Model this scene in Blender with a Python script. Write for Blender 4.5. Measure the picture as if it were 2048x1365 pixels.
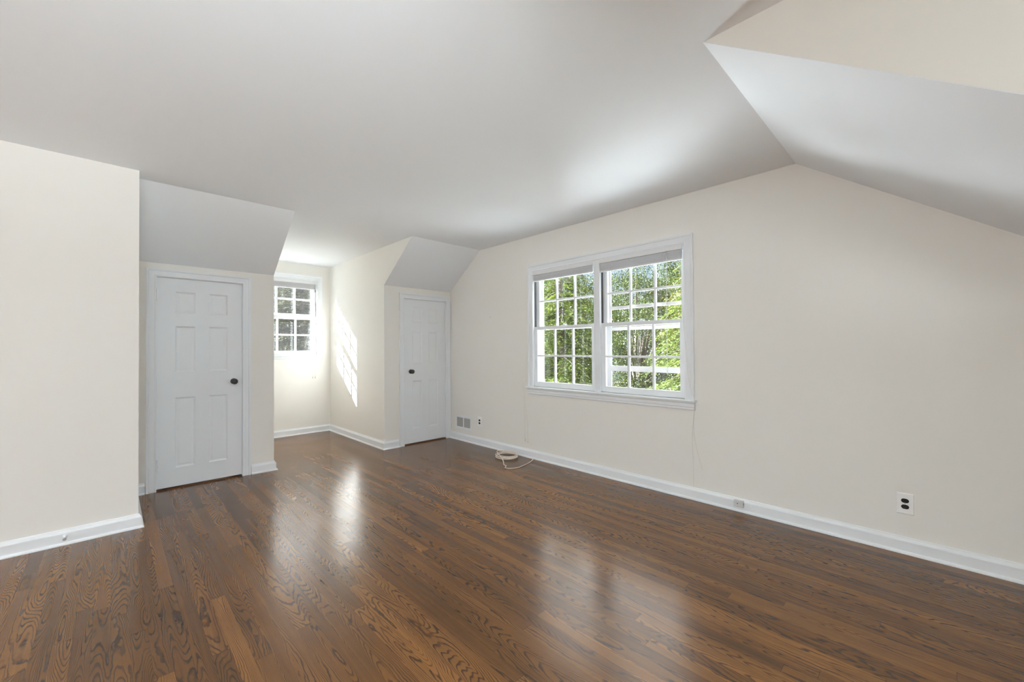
import bpy, bmesh, math, random
import numpy as np
from mathutils import Vector, Matrix

for o in list(bpy.data.objects):
    bpy.data.objects.remove(o)
SC = bpy.context.scene
COL = SC.collection
R = math.radians

# ------------------------------------------------------------------ camera
EYE = 1.2
YAW, PITCH, ROLL = R(44.183), R(0.5885), R(-0.35)
FPX, CX, CY = 823.43, 1024.2, 689.9
_f = Vector((math.sin(YAW) * math.cos(PITCH), math.cos(YAW) * math.cos(PITCH), math.sin(PITCH)))
_r = Vector((math.cos(YAW), -math.sin(YAW), 0))
_u = _r.cross(_f)
_rt = math.cos(ROLL) * _r + math.sin(ROLL) * _u
_up = -math.sin(ROLL) * _r + math.cos(ROLL) * _u
cam_data = bpy.data.cameras.new('camera')
cam = bpy.data.objects.new('camera', cam_data)
COL.objects.link(cam)
m3 = Matrix((_rt, _up, -_f)).transposed()
cam.matrix_world = Matrix.Translation((0, 0, EYE)) @ m3.to_4x4()
cam_data.sensor_width = 36
cam_data.lens = FPX * 36 / 2048
cam_data.shift_x = (1024 - CX) / 2048
cam_data.shift_y = (CY - 682.5) / 2048
cam_data.clip_start = 0.02
SC.camera = cam

# ------------------------------------------------------------------ colour management, sky, sun, fill lights
SC.view_settings.view_transform = 'Standard'
SC.view_settings.look = 'None'
SC.view_settings.gamma = 1
SC.view_settings.use_curve_mapping = False
SC.view_settings.exposure = 0.33
SC.cycles.use_denoising = True
SC.cycles.max_bounces = 14
SC.cycles.diffuse_bounces = 9
SC.cycles.glossy_bounces = 5
SC.cycles.transparent_max_bounces = 16
SC.cycles.transmission_bounces = 8
SC.cycles.sample_clamp_indirect = 20
SC.cycles.caustics_reflective = False
SC.cycles.caustics_refractive = False

world = bpy.data.worlds.new('sky')
SC.world = world
world.use_nodes = True
wt = world.node_tree
wt.nodes.clear()
w_out = wt.nodes.new('ShaderNodeOutputWorld')
w_bg = wt.nodes.new('ShaderNodeBackground')
w_tc = wt.nodes.new('ShaderNodeTexCoord')
w_sep = wt.nodes.new('ShaderNodeSeparateXYZ')
w_rmp = wt.nodes.new('ShaderNodeValToRGB')          # blue near the tree tops, bright white haze higher up
_we = w_rmp.color_ramp.elements
_we[0].position = 0.0
_we[0].color = (0.74, 0.84, 0.95, 1)
_we[1].position = 0.22
_we[1].color = (0.50, 0.68, 0.95, 1)
_e = _we.new(0.36)
_e.color = (1.0, 0.99, 0.95, 1)
w_str = wt.nodes.new('ShaderNodeMapRange')
w_str.interpolation_type = 'SMOOTHSTEP'
w_str.inputs['From Min'].default_value = 0.22
w_str.inputs['From Max'].default_value = 0.38
w_str.inputs['To Min'].default_value = 0.85
w_str.inputs['To Max'].default_value = 5.0
wt.links.new(w_tc.outputs['Generated'], w_sep.inputs[0])
wt.links.new(w_sep.outputs['Z'], w_rmp.inputs[0])
wt.links.new(w_sep.outputs['Z'], w_str.inputs['Value'])
wt.links.new(w_rmp.outputs[0], w_bg.inputs[0])
wt.links.new(w_str.outputs[0], w_bg.inputs[1])
wt.links.new(w_bg.outputs[0], w_out.inputs[0])

SUN_DIR = Vector((1.0, -1.12, -0.90))           # the way the sunlight travels
sun_l = bpy.data.lights.new('sun', 'SUN')
sun_l.energy = 54.0
sun_l.color = (0.92, 0.98, 1.0)
sun_l.angle = R(0.35)
sun = bpy.data.objects.new('sun', sun_l)
COL.objects.link(sun)
sun.rotation_euler = SUN_DIR.to_track_quat('-Z', 'Y').to_euler()
sun.location = (-8, 14, 12)


def fill_light(name, loc, direction, sx, sy, power, color=(1, 1, 1)):
    l = bpy.data.lights.new(name, 'AREA')
    l.shape = 'RECTANGLE'
    l.size, l.size_y = sx, sy
    l.energy = power
    l.color = color
    o = bpy.data.objects.new(name, l)
    COL.objects.link(o)
    o.location = loc
    o.rotation_euler = Vector(direction).to_track_quat('-Z', 'Z').to_euler()
    return o


# area lights added out of view to fill the room with light
fill_light('fill_end', (-4.75, 2.5, 1.4), (1, -0.5, 0.08), 2.3, 1.5, 90, (0.86, 0.965, 1.01))
fill_light('fill_gable', (4.1, 2.24, 0.0), (-1, 0, 1.15), 2.6, 1.1, 98, (0.86, 0.965, 1.01))
fill_light('fill_gable_side', (4.35, 4.95, 0.75), (-0.5, -1, 0.5), 1.5, 1.2, 640, (0.86, 0.965, 1.01))
fill_light('fill_dormer', (-0.3, -1.62, 1.5), (0.1, 1, 0.12), 1.1, 1.3, 36, (0.86, 0.965, 1.01))

fill_light('fill_right_dormer', (1.285, -1.60, 1.5), (-0.12, 1, 0.05), 0.62, 1.3, 2, (0.86, 0.965, 1.01))
fill_light('fill_dormer_ground', (-0.3, -2.15, 0.35), (0.05, 1, 1.0), 1.3, 1.1, 660, (0.86, 0.965, 1.01))

# ------------------------------------------------------------------ room measures (metres; x right, y away, z up)
W = 3.312            # gable wall with the double window
ZC = 2.4415          # flat ceiling
YC = 3.973           # far crease
YKL, ZKL = 4.642, 1.9562    # far knee wall, left
YKR, ZKR = 4.624, 1.9796    # far knee wall, right
YN = 0.645           # near crease
SN = 0.714           # near slope
XL, XR, YA = 1.169, 2.349, 6.3305   # window alcove
XB, YB = 0.1316, 3.801              # closet block on the left
XCH = 1.718          # cheek of the near dormer
XW2 = -4.6           # left end of the room
YKN = -1.25          # near knee wall
YD = -1.5            # back of the near dormer
XCL = 0.85          # unseen other cheek of the near dormer, set close to shade the first
X2L, X2R = -0.95, 0.35   # unseen second dormer added behind the camera to let fill light in


# ------------------------------------------------------------------ materials
def new_mat(name):
    m = bpy.data.materials.new(name)
    m.use_nodes = True
    nt = m.node_tree
    nt.nodes.clear()
    out = nt.nodes.new('ShaderNodeOutputMaterial')
    return m, nt, out


def N(nt, t, **kw):
    n = nt.nodes.new(t)
    for k, v in kw.items():
        setattr(n, k, v)
    return n


def principled(nt, out, col, rough, spec=0.5, metal=0.0):
    b = nt.nodes.new('ShaderNodeBsdfPrincipled')
    if col is not None:
        b.inputs['Base Color'].default_value = (*col, 1)
    b.inputs['Roughness'].default_value = rough
    b.inputs['Specular IOR Level'].default_value = spec
    b.inputs['Metallic'].default_value = metal
    nt.links.new(b.outputs[0], out.inputs[0])
    return b


def paint(name, col, rough, var=0.02, bump=0.0, scale=60.0, spec=0.4):
    m, nt, out = new_mat(name)
    b = principled(nt, out, col, rough, spec)
    tc = N(nt, 'ShaderNodeTexCoord')
    nz = N(nt, 'ShaderNodeTexNoise')
    nz.inputs['Scale'].default_value = 1.7
    nz.inputs['Detail'].default_value = 3
    nt.links.new(tc.outputs['Object'], nz.inputs['Vector'])
    mix = N(nt, 'ShaderNodeMix', data_type='RGBA')
    mix.inputs['A'].default_value = (*[c * (1 - var) for c in col], 1)
    mix.inputs['B'].default_value = (*[min(1, c * (1 + var)) for c in col], 1)
    nt.links.new(nz.outputs['Fac'], mix.inputs['Factor'])
    nt.links.new(mix.outputs['Result'], b.inputs['Base Color'])
    if bump > 0:
        n2 = N(nt, 'ShaderNodeTexNoise')
        n2.inputs['Scale'].default_value = scale
        n2.inputs['Detail'].default_value = 4
        nt.links.new(tc.outputs['Object'], n2.inputs['Vector'])
        bp = N(nt, 'ShaderNodeBump')
        bp.inputs['Strength'].default_value = bump
        bp.inputs['Distance'].default_value = 0.002
        nt.links.new(n2.outputs['Fac'], bp.inputs['Height'])
        nt.links.new(bp.outputs[0], b.inputs['Normal'])
    return m


M_WALL = paint('cream_wall_paint', (0.85, 0.832, 0.790), 0.55, 0.015, 0.08, 90)
M_CEIL = paint('white_ceiling_paint', (0.845, 0.87, 0.90), 0.7, 0.012, 0.05, 70, 0.3)
M_TRIM = paint('white_trim_paint', (0.835, 0.86, 0.885), 0.32, 0.01, 0.03, 30)
M_DOOR = paint('white_door_paint', (0.825, 0.85, 0.875), 0.35, 0.012, 0.04, 25)
M_VINYL = paint('white_vinyl', (0.80, 0.80, 0.81), 0.4, 0.01)
M_SLAT = paint('grey_slats', (0.70, 0.70, 0.72), 0.45, 0.01)
M_PLATE = paint('white_plate', (0.93, 0.925, 0.91), 0.35, 0.01)
M_BLACK = paint('black_plastic', (0.012, 0.012, 0.012), 0.3, 0.1)
M_KNOB = paint('dark_bronze', (0.045, 0.043, 0.042), 0.32, 0.25)
M_TRACK = paint('dark_track', (0.06, 0.06, 0.062), 0.6, 0.1)
M_GRILLE = paint('grey_grille', (0.50, 0.49, 0.47), 0.5, 0.03)
M_SHADE = paint('painted_shade', (0.10, 0.10, 0.10), 0.8, 0.05)
M_CABLE = paint('ivory_cable', (0.78, 0.70, 0.60), 0.45, 0.05)
M_CORD = paint('white_cord', (0.70, 0.68, 0.64), 0.7, 0.03)
M_JACK = paint('grey_white_plastic', (0.66, 0.66, 0.66), 0.4, 0.03)
M_RUBBER = paint('grey_rubber', (0.30, 0.30, 0.30), 0.7, 0.05)
M_STEEL = paint('brushed_steel', (0.55, 0.55, 0.55), 0.35, 0.04)
M_SIDING = paint('white_exterior_paint', (0.74, 0.74, 0.73), 0.6, 0.04)
M_BARK = paint('bark', (0.10, 0.085, 0.07), 0.9, 0.5, 0.6, 14)


def math_n(nt, op, a, b=None, c=None):
    n = nt.nodes.new('ShaderNodeMath')
    n.operation = op
    for i, v in enumerate((a, b, c)):
        if v is None:
            continue
        if isinstance(v, (int, float)):
            n.inputs[i].default_value = v
        else:
            nt.links.new(v, n.inputs[i])
    return n.outputs[0]


def comb(nt, x, y, z):
    n = nt.nodes.new('ShaderNodeCombineXYZ')
    for i, v in enumerate((x, y, z)):
        if isinstance(v, (int, float)):
            n.inputs[i].default_value = v
        else:
            nt.links.new(v, n.inputs[i])
    return n.outputs[0]


def noise(nt, vec, scale=1.0, detail=2.0, rough=0.5, dist=0.0):
    n = nt.nodes.new('ShaderNodeTexNoise')
    n.inputs['Scale'].default_value = scale
    n.inputs['Detail'].default_value = detail
    n.inputs['Roughness'].default_value = rough
    n.inputs['Distortion'].default_value = dist
    nt.links.new(vec, n.inputs['Vector'])
    return n.outputs['Fac']


def white(nt, vec):
    n = nt.nodes.new('ShaderNodeTexWhiteNoise')
    n.noise_dimensions = '3D'
    nt.links.new(vec, n.inputs['Vector'])
    return n


def smooth(nt, v, a, b, lo=0.0, hi=1.0):
    n = nt.nodes.new('ShaderNodeMapRange')
    n.interpolation_type = 'SMOOTHSTEP'
    n.inputs['From Min'].default_value = a
    n.inputs['From Max'].default_value = b
    n.inputs['To Min'].default_value = lo
    n.inputs['To Max'].default_value = hi
    nt.links.new(v, n.inputs['Value'])
    return n.outputs[0]


def mixc(nt, fac, a, b, blend='MIX'):
    n = nt.nodes.new('ShaderNodeMix')
    n.data_type = 'RGBA'
    n.blend_type = blend
    if isinstance(fac, (int, float)):
        n.inputs['Factor'].default_value = fac
    else:
        nt.links.new(fac, n.inputs['Factor'])
    for nm, v in (('A', a), ('B', b)):
        if isinstance(v, tuple):
            n.inputs[nm].default_value = (*v, 1)
        else:
            nt.links.new(v, n.inputs[nm])
    return n.outputs['Result']


def glass_mat(name, dust):
    m, nt, out = new_mat(name)
    tr = N(nt, 'ShaderNodeBsdfTransparent')
    gl = N(nt, 'ShaderNodeBsdfGlossy')
    gl.inputs['Roughness'].default_value = 0.02
    lw = N(nt, 'ShaderNodeLayerWeight')          # Schlick reflectance, the same on both faces of the pane
    fres = math_n(nt, 'MULTIPLY_ADD', math_n(nt, 'POWER', lw.outputs['Facing'], 5.0), 0.55, 0.022)
    mx = N(nt, 'ShaderNodeMixShader')
    nt.links.new(fres, mx.inputs[0])
    nt.links.new(tr.outputs[0], mx.inputs[1])
    nt.links.new(gl.outputs[0], mx.inputs[2])
    if dust > 0:
        tl = N(nt, 'ShaderNodeBsdfTranslucent')
        tl.inputs[0].default_value = (0.9, 0.9, 0.92, 1)
        nz = N(nt, 'ShaderNodeTexNoise')
        nz.inputs['Scale'].default_value = 9
        nz.inputs['Detail'].default_value = 5
        tc = N(nt, 'ShaderNodeTexCoord')
        nt.links.new(tc.outputs['Object'], nz.inputs['Vector'])
        mr = N(nt, 'ShaderNodeMapRange')
        mr.inputs['From Min'].default_value = 0.3
        mr.inputs['From Max'].default_value = 0.7
        mr.inputs['To Min'].default_value = dust * 0.75
        mr.inputs['To Max'].default_value = dust * 1.25
        nt.links.new(nz.outputs['Fac'], mr.inputs['Value'])
        m2 = N(nt, 'ShaderNodeMixShader')
        nt.links.new(mr.outputs[0], m2.inputs[0])
        nt.links.new(mx.outputs[0], m2.inputs[1])
        nt.links.new(tl.outputs[0], m2.inputs[2])
        nt.links.new(m2.outputs[0], out.inputs[0])
    else:
        nt.links.new(mx.outputs[0], out.inputs[0])
    return m


M_GLASS = glass_mat('window_glass', 0.0)
M_DUSTY = glass_mat('dusty_window_glass', 0.003)


def floor_mat():
    m, nt, out = new_mat('stained_oak_strip_floor')
    b = principled(nt, out, None, 0.24, 0.26)
    b.inputs['Coat Weight'].default_value = 0.2
    b.inputs['Coat IOR'].default_value = 1.55
    b.inputs['Coat Roughness'].default_value = 0.24
    tc = N(nt, 'ShaderNodeTexCoord')
    sp = N(nt, 'ShaderNodeSeparateXYZ')
    nt.links.new(tc.outputs['Object'], sp.inputs[0])
    x, y = sp.outputs['X'], sp.outputs['Y']
    bw = 0.0572
    xs = math_n(nt, 'DIVIDE', x, bw)
    ix = math_n(nt, 'FLOOR', xs)
    fx = math_n(nt, 'FRACT', xs)
    r1 = white(nt, comb(nt, ix, 3.7, 1.1)).outputs['Value']
    ys = math_n(nt, 'DIVIDE', math_n(nt, 'ADD', y, math_n(nt, 'MULTIPLY', r1, 9.0)), 1.5)
    iy = math_n(nt, 'FLOOR', ys)
    fy = math_n(nt, 'FRACT', ys)
    wn = white(nt, comb(nt, ix, iy, 5.3))
    ws = N(nt, 'ShaderNodeSeparateColor')
    nt.links.new(wn.outputs['Color'], ws.inputs[0])
    ra, rb, rc = ws.outputs[0], ws.outputs[1], ws.outputs[2]
    # growth rings: contour lines of a smooth field, different on every board
    ox = math_n(nt, 'MULTIPLY', ra, 40.0)
    oy = math_n(nt, 'MULTIPLY', rb, 40.0)
    warp = noise(nt, comb(nt, math_n(nt, 'MULTIPLY_ADD', x, 38.0, ox), math_n(nt, 'MULTIPLY_ADD', y, 14.0, oy), 0.0), 1.0, 2.0, 0.5)
    fld = noise(nt, comb(nt, math_n(nt, 'MULTIPLY_ADD', x, 13.0, ox), math_n(nt, 'MULTIPLY_ADD', y, 1.25, oy), math_n(nt, 'MULTIPLY', rc, 20.0)), 1.0, 0.6, 0.4)
    straight = math_n(nt, 'MULTIPLY', fx, math_n(nt, 'MULTIPLY_ADD', rc, 10.0, 1.0))
    rings = math_n(nt, 'ADD', math_n(nt, 'MULTIPLY_ADD', fld, 31.0, straight), math_n(nt, 'MULTIPLY', warp, 1.1))
    fr = math_n(nt, 'FRACT', rings)
    ln = math_n(nt, 'MULTIPLY', smooth(nt, fr, 0.04, 0.34, 1.0, 0.0), 1.0)
    ln2 = smooth(nt, fr, 0.84, 0.98, 0.0, 1.0)
    line = math_n(nt, 'MAXIMUM', ln, ln2)
    # some lines strong, some faint
    strong = noise(nt, comb(nt, math_n(nt, 'MULTIPLY_ADD', x, 30.0, oy), math_n(nt, 'MULTIPLY_ADD', y, 2.5, ox), 3.0), 1.0, 2.0, 0.6)
    line = math_n(nt, 'MULTIPLY', line, smooth(nt, strong, 0.25, 0.60, 0.45, 1.0))
    # open pores: fine dashes along the board
    pore = noise(nt, comb(nt, math_n(nt, 'MULTIPLY', x, 900.0), math_n(nt, 'MULTIPLY_ADD', y, 26.0, oy), 0.0), 1.0, 2.0, 0.6)
    porem = smooth(nt, pore, 0.52, 0.72)
    blotch = noise(nt, comb(nt, x, y, 0.0), 2.2, 4.0, 0.6)
    streak = noise(nt, comb(nt, math_n(nt, 'MULTIPLY_ADD', x, 55.0, ox), math_n(nt, 'MULTIPLY', y, 1.6), 7.0), 1.0, 3.0, 0.6)
    # board colour
    rmp = N(nt, 'ShaderNodeValToRGB')
    els = rmp.color_ramp.elements
    els[0].position = 0.0
    els[0].color = (0.074, 0.034, 0.012, 1)
    els[1].position = 1.0
    els[1].color = (0.285, 0.125, 0.033, 1)
    e = els.new(0.5)
    e.color = (0.172, 0.075, 0.021, 1)
    tone = math_n(nt, 'MULTIPLY_ADD', streak, 0.55, math_n(nt, 'MULTIPLY_ADD', ra, 0.55, -0.06))
    tone = math_n(nt, 'ADD', tone, math_n(nt, 'MULTIPLY_ADD', blotch, 0.5, -0.25))
    nt.links.new(tone, rmp.inputs[0])
    col = mixc(nt, math_n(nt, 'MULTIPLY', line, 0.86), rmp.outputs[0], (0.034, 0.019, 0.012))
    col = mixc(nt, math_n(nt, 'MULTIPLY', porem, 0.30), col, (0.045, 0.026, 0.016))
    # seams
    ex = math_n(nt, 'MINIMUM', fx, math_n(nt, 'SUBTRACT', 1.0, fx))
    sx = smooth(nt, ex, 0.003, 0.014, 1.0, 0.0)
    ey = math_n(nt, 'MINIMUM', fy, math_n(nt, 'SUBTRACT', 1.0, fy))
    sy = smooth(nt, ey, 0.0004, 0.0014, 1.0, 0.0)
    seam = math_n(nt, 'MAXIMUM', sx, sy)
    seamv = math_n(nt, 'MULTIPLY', seam, math_n(nt, 'MULTIPLY_ADD', rb, 0.6, 0.12))
    col = mixc(nt, seamv, col, (0.018, 0.010, 0.007))
    nt.links.new(col, b.inputs['Base Color'])
    rg = math_n(nt, 'MULTIPLY_ADD', blotch, 0.16, 0.15)
    nt.links.new(rg, b.inputs['Roughness'])
    nt.links.new(rg, b.inputs['Coat Roughness'])
    hgt = math_n(nt, 'ADD', math_n(nt, 'MULTIPLY', line, -0.08), math_n(nt, 'MULTIPLY', seam, -1.0))
    hgt = math_n(nt, 'ADD', hgt, math_n(nt, 'MULTIPLY', noise(nt, comb(nt, math_n(nt, 'MULTIPLY', x, 9.0), math_n(nt, 'MULTIPLY', y, 2.0), 0.0), 1.0, 2.0), 1.5))
    bp = N(nt, 'ShaderNodeBump')
    bp.inputs['Strength'].default_value = 0.06
    bp.inputs['Distance'].default_value = 0.0008
    nt.links.new(hgt, bp.inputs['Height'])
    nt.links.new(bp.outputs[0], b.inputs['Normal'])
    nt.links.new(bp.outputs[0], b.inputs['Coat Normal'])
    return m


M_FLOOR = floor_mat()


def leaf_mat(name, stops, trans=0.35):
    m, nt, out = new_mat(name)
    geo = N(nt, 'ShaderNodeNewGeometry')
    rmp = N(nt, 'ShaderNodeValToRGB')
    els = rmp.color_ramp.elements
    while len(els) < len(stops):
        els.new(0.5)
    for e, (p, c) in zip(els, stops):
        e.position = p
        e.color = (*c, 1)
    nt.links.new(geo.outputs['Random Per Island'], rmp.inputs[0])
    d = N(nt, 'ShaderNodeBsdfDiffuse')
    t = N(nt, 'ShaderNodeBsdfTranslucent')
    g = N(nt, 'ShaderNodeBsdfGlossy')
    g.inputs['Roughness'].default_value = 0.45
    nt.links.new(rmp.outputs[0], d.inputs[0])
    tcol = mixc(nt, 1.0, rmp.outputs[0], (1.15, 1.2, 0.55), 'MULTIPLY')
    nt.links.new(tcol, t.inputs[0])
    mx = N(nt, 'ShaderNodeMixShader')
    mx.inputs[0].default_value = trans
    nt.links.new(d.outputs[0], mx.inputs[1])
    nt.links.new(t.outputs[0], mx.inputs[2])
    m2 = N(nt, 'ShaderNodeMixShader')
    m2.inputs[0].default_value = 0.03
    nt.links.new(mx.outputs[0], m2.inputs[1])
    nt.links.new(g.outputs[0], m2.inputs[2])
    nt.links.new(m2.outputs[0], out.inputs[0])
    return m


M_HEM = leaf_mat('hemlock_needles', [(0.0, (0.0289, 0.0496, 0.0118)), (0.45, (0.0653, 0.0992, 0.0182)), (0.8, (0.1111, 0.1450, 0.0289)), (1.0, (0.2233, 0.2507, 0.0783))])
M_PINE = leaf_mat('dark_needles', [(0.0, (0.0140, 0.0262, 0.0103)), (0.5, (0.0328, 0.0516, 0.0160)), (0.85, (0.0562, 0.0796, 0.0235)), (1.0, (0.0946, 0.1227, 0.0468))])
M_MAPLE = leaf_mat('turning_leaves', [(0.0, (0.0267, 0.0390, 0.0065)), (0.4, (0.0657, 0.0786, 0.0097)), (0.8, (0.1177, 0.1177, 0.0163)), (1.0, (0.1638, 0.1112, 0.0390))])
M_OAK = leaf_mat('green_leaves', [(0.0, (0.0124, 0.0256, 0.0055)), (0.5, (0.0300, 0.0481, 0.0093)), (0.85, (0.0554, 0.0737, 0.0137)), (1.0, (0.1028, 0.1102, 0.0274))])
M_GREY = leaf_mat('grey_green_needles', [(0.0, (0.0251, 0.0280, 0.0220)), (0.5, (0.0449, 0.0499, 0.0300)), (0.85, (0.0758, 0.0809, 0.0410)), (1.0, (0.1207, 0.1258, 0.0599))], 0.08)
M_GROUND = paint('leaf_strewn_ground', (0.16, 0.13, 0.08), 0.95, 0.4)


# ------------------------------------------------------------------ object helpers
def link(o, parent=None):
    COL.objects.link(o)
    if parent:
        o.parent = parent
    return o


def tag(o, label, cat, group=None, kind=None):
    o['label'] = label
    o['category'] = cat
    if group:
        o['group'] = group
    if kind:
        o['kind'] = kind
    return o


def empty(name, loc, rz=0.0):
    o = bpy.data.objects.new(name, None)
    o.empty_display_size = 0.1
    o.location = loc
    o.rotation_euler = (0, 0, rz)
    return link(o)


def finish(name, bm, mat, parent=None, smooth_angle=None, bevel=0.0):
    bmesh.ops.remove_doubles(bm, verts=bm.verts, dist=1e-6)
    bmesh.ops.recalc_face_normals(bm, faces=bm.faces)
    me = bpy.data.meshes.new(name)
    bm.to_mesh(me)
    bm.free()
    me.materials.append(mat)
    o = bpy.data.objects.new(name, me)
    link(o, parent)
    if smooth_angle:
        for p in me.polygons:
            p.use_smooth = True
        try:
            me.set_sharp_from_angle(angle=R(smooth_angle))
        except Exception:
            pass
    if bevel > 0:
        md = o.modifiers.new('soft_edges', 'BEVEL')
        md.width = bevel
        md.segments = 2
        md.limit_method = 'ANGLE'
        md.angle_limit = R(40)
    return o


def box(bm, x0, x1, y0, y1, z0, z1):
    v = [bm.verts.new((x, y, z)) for x in (x0, x1) for y in (y0, y1) for z in (z0, z1)]
    for f in ((0, 1, 3, 2), (4, 6, 7, 5), (0, 4, 5, 1), (2, 3, 7, 6), (0, 2, 6, 4), (1, 5, 7, 3)):
        bm.faces.new([v[i] for i in f])


def slab(bm, pts, n, t):
    """a polygon with thickness t grown along n (away from the room)"""
    n = Vector(n).normalized() * t
    a = [bm.verts.new(Vector(p)) for p in pts]
    b = [bm.verts.new(Vector(p) + n) for p in pts]
    bm.faces.new(a)
    bm.faces.new(list(reversed(b)))
    for i in range(len(a)):
        j = (i + 1) % len(a)
        bm.faces.new((a[j], a[i], b[i], b[j]))


def slabs(name, polys, mat, label, cat, t=0.12):
    bm = bmesh.new()
    for pts, n in polys:
        slab(bm, pts, n, t)
    me = bpy.data.meshes.new(name)
    for f in bm.faces:
        f.normal_update()
    bm.to_mesh(me)
    bm.free()
    me.materials.append(mat)
    o = link(bpy.data.objects.new(name, me))
    return tag(o, label, cat, kind='structure')


def tube(bm, pts, r, seg=8, cap=True):
    """round tube along points; r a number or one per point"""
    P = [Vector(p) for p in pts]
    rs = r if isinstance(r, (list, tuple)) else [r] * len(P)
    rings = []
    prev = None
    for i, p in enumerate(P):
        d = (P[min(i + 1, len(P) - 1)] - P[max(i - 1, 0)]).normalized()
        if prev is None:
            a = Vector((0, 0, 1)) if abs(d.z) < 0.9 else Vector((1, 0, 0))
            u = d.cross(a).normalized()
        else:
            u = (prev - d * prev.dot(d)).normalized()
        prev = u
        w = d.cross(u)
        rings.append([bm.verts.new(p + (u * math.cos(t) + w * math.sin(t)) * rs[i]) for t in [2 * math.pi * k / seg for k in range(seg)]])
    for a, b in zip(rings, rings[1:]):
        for k in range(seg):
            bm.faces.new((a[k], a[(k + 1) % seg], b[(k + 1) % seg], b[k]))
    if cap:
        bm.faces.new(list(reversed(rings[0])))
        bm.faces.new(rings[-1])


def catmull(pts, n=8):
    P = [Vector(p) for p in pts]
    P = [P[0] * 2 - P[1]] + P + [P[-1] * 2 - P[-2]]
    out = []
    for i in range(1, len(P) - 2):
        for k in range(n):
            t = k / n
            a, b, c, d = P[i - 1], P[i], P[i + 1], P[i + 2]
            out.append(0.5 * ((2 * b) + (c - a) * t + (2 * a - 5 * b + 4 * c - d) * t * t + (3 * b - a - 3 * c + d) * t ** 3))
    out.append(P[-2])
    return out


def lathe(bm, prof, origin, axis, seg=24):
    """prof: (distance along the axis, radius)"""
    ax = Vector(axis).normalized()
    a = Vector((0, 0, 1)) if abs(ax.z) < 0.9 else Vector((1, 0, 0))
    u = ax.cross(a).normalized()
    w = ax.cross(u)
    o = Vector(origin)
    rings = []
    for d, r in prof:
        if r < 1e-6:
            rings.append([bm.verts.new(o + ax * d)])
        else:
            rings.append([bm.verts.new(o + ax * d + (u * math.cos(t) + w * math.sin(t)) * r) for t in [2 * math.pi * k / seg for k in range(seg)]])
    for A, B in zip(rings, rings[1:]):
        for k in range(seg):
            j = (k + 1) % seg
            if len(A) == 1 and len(B) == 1:
                continue
            if len(A) == 1:
                bm.faces.new((A[0], B[j], B[k]))
            elif len(B) == 1:
                bm.faces.new((A[k], A[j], B[0]))
            else:
                bm.faces.new((A[k], A[j], B[j], B[k]))


def sweep_floor(bm, path, prof):
    """skirting along a floor path; the room lies to the left of the walking direction; prof = (out from wall, z)"""
    P = [Vector((p[0], p[1])) for p in path]
    secs = []
    for i, p in enumerate(P):
        d0 = (P[i] - P[i - 1]).normalized() if i > 0 else (P[1] - P[0]).normalized()
        d1 = (P[i + 1] - P[i]).normalized() if i < len(P) - 1 else d0
        n0, n1 = Vector((-d0.y, d0.x)), Vector((-d1.y, d1.x))
        mit = (n0 + n1)
        mit = mit / max(1e-6, mit.dot(n0)) if mit.length > 1e-6 else n0
        secs.append([bm.verts.new((p.x + mit.x * o, p.y + mit.y * o, z)) for o, z in prof])
    k = len(prof)
    for A, B in zip(secs, secs[1:]):
        for i in range(k):
            j = (i + 1) % k
            bm.faces.new((A[i], A[j], B[j], B[i]))
    bm.faces.new(list(reversed(secs[0])))
    bm.faces.new(secs[-1])


BASE_PROF = [(0, 0), (0.029, 0), (0.029, 0.006), (0.025, 0.013), (0.017, 0.016), (0.017, 0.070), (0.015, 0.076), (0.008, 0.086), (0.006, 0.093), (0, 0.093)]


def baseboard(name, path, label):
    bm = bmesh.new()
    sweep_floor(bm, path, BASE_PROF)
    o = finish(name, bm, M_TRIM)
    return tag(o, label, 'baseboard', kind='structure')


CASE_PROF = [(0.0, 0.0), (0.0, 0.011), (0.006, 0.015), (0.013, 0.013), (0.016, 0.012), (0.048, 0.014), (0.052, 0.019), (0.064, 0.021), (0.066, 0.021), (0.066, 0.0)]


def casing_bm(x0, x1, z0, z1, width):
    """three sided frame round an opening, mitred; local x right, -y into the room"""
    bm = bmesh.new()
    s = width / 0.066
    secs = []
    for (cx, cz, dx, dz) in ((x0, z0, -1, 0), (x0, z1, -1, 1), (x1, z1, 1, 1), (x1, z0, 1, 0)):
        secs.append([bm.verts.new((cx + dx * w * s, -h, cz + dz * w * s)) for w, h in CASE_PROF])
    k = len(CASE_PROF)
    for A, B in zip(secs, secs[1:]):
        for i in range(k):
            j = (i + 1) % k
            bm.faces.new((A[i], A[j], B[j], B[i]))
    bm.faces.new(list(reversed(secs[0])))
    bm.faces.new(secs[-1])
    return bm


# ------------------------------------------------------------------ the shell of the room
bm = bmesh.new()
box(bm, XW2 - 0.2, W + 0.2, YD - 0.2, 7.45, -0.15, 0.0)
floor = finish('floor', bm, M_FLOOR)
tag(floor, 'dark stained oak strip floor with glossy reflections', 'floor', kind='structure')

dzL = (ZC - ZKL) / (YKL - YC)
dzR = (ZC - ZKR) / (YKR - YC)
nUp = (0, 0, 1)
nfL = (0, dzL, 1)
nfR = (0, dzR, 1)
nnr = (0, -SN, 1)
zkn = ZC - SN * (YN - YKN)


def far_slope(x0, x1, k, n):
    return ([(x0, YC, ZC), (x1, YC, ZC), (x1, YC + (ZC + 0.1) / k, -0.1), (x0, YC + (ZC + 0.1) / k, -0.1)], n)


def near_slope(x0, x1):
    ye = YN - (ZC + 0.1) / SN
    return ([(x1, YN, ZC), (x0, YN, ZC), (x0, ye, -0.1), (x1, ye, -0.1)], nnr)


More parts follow.
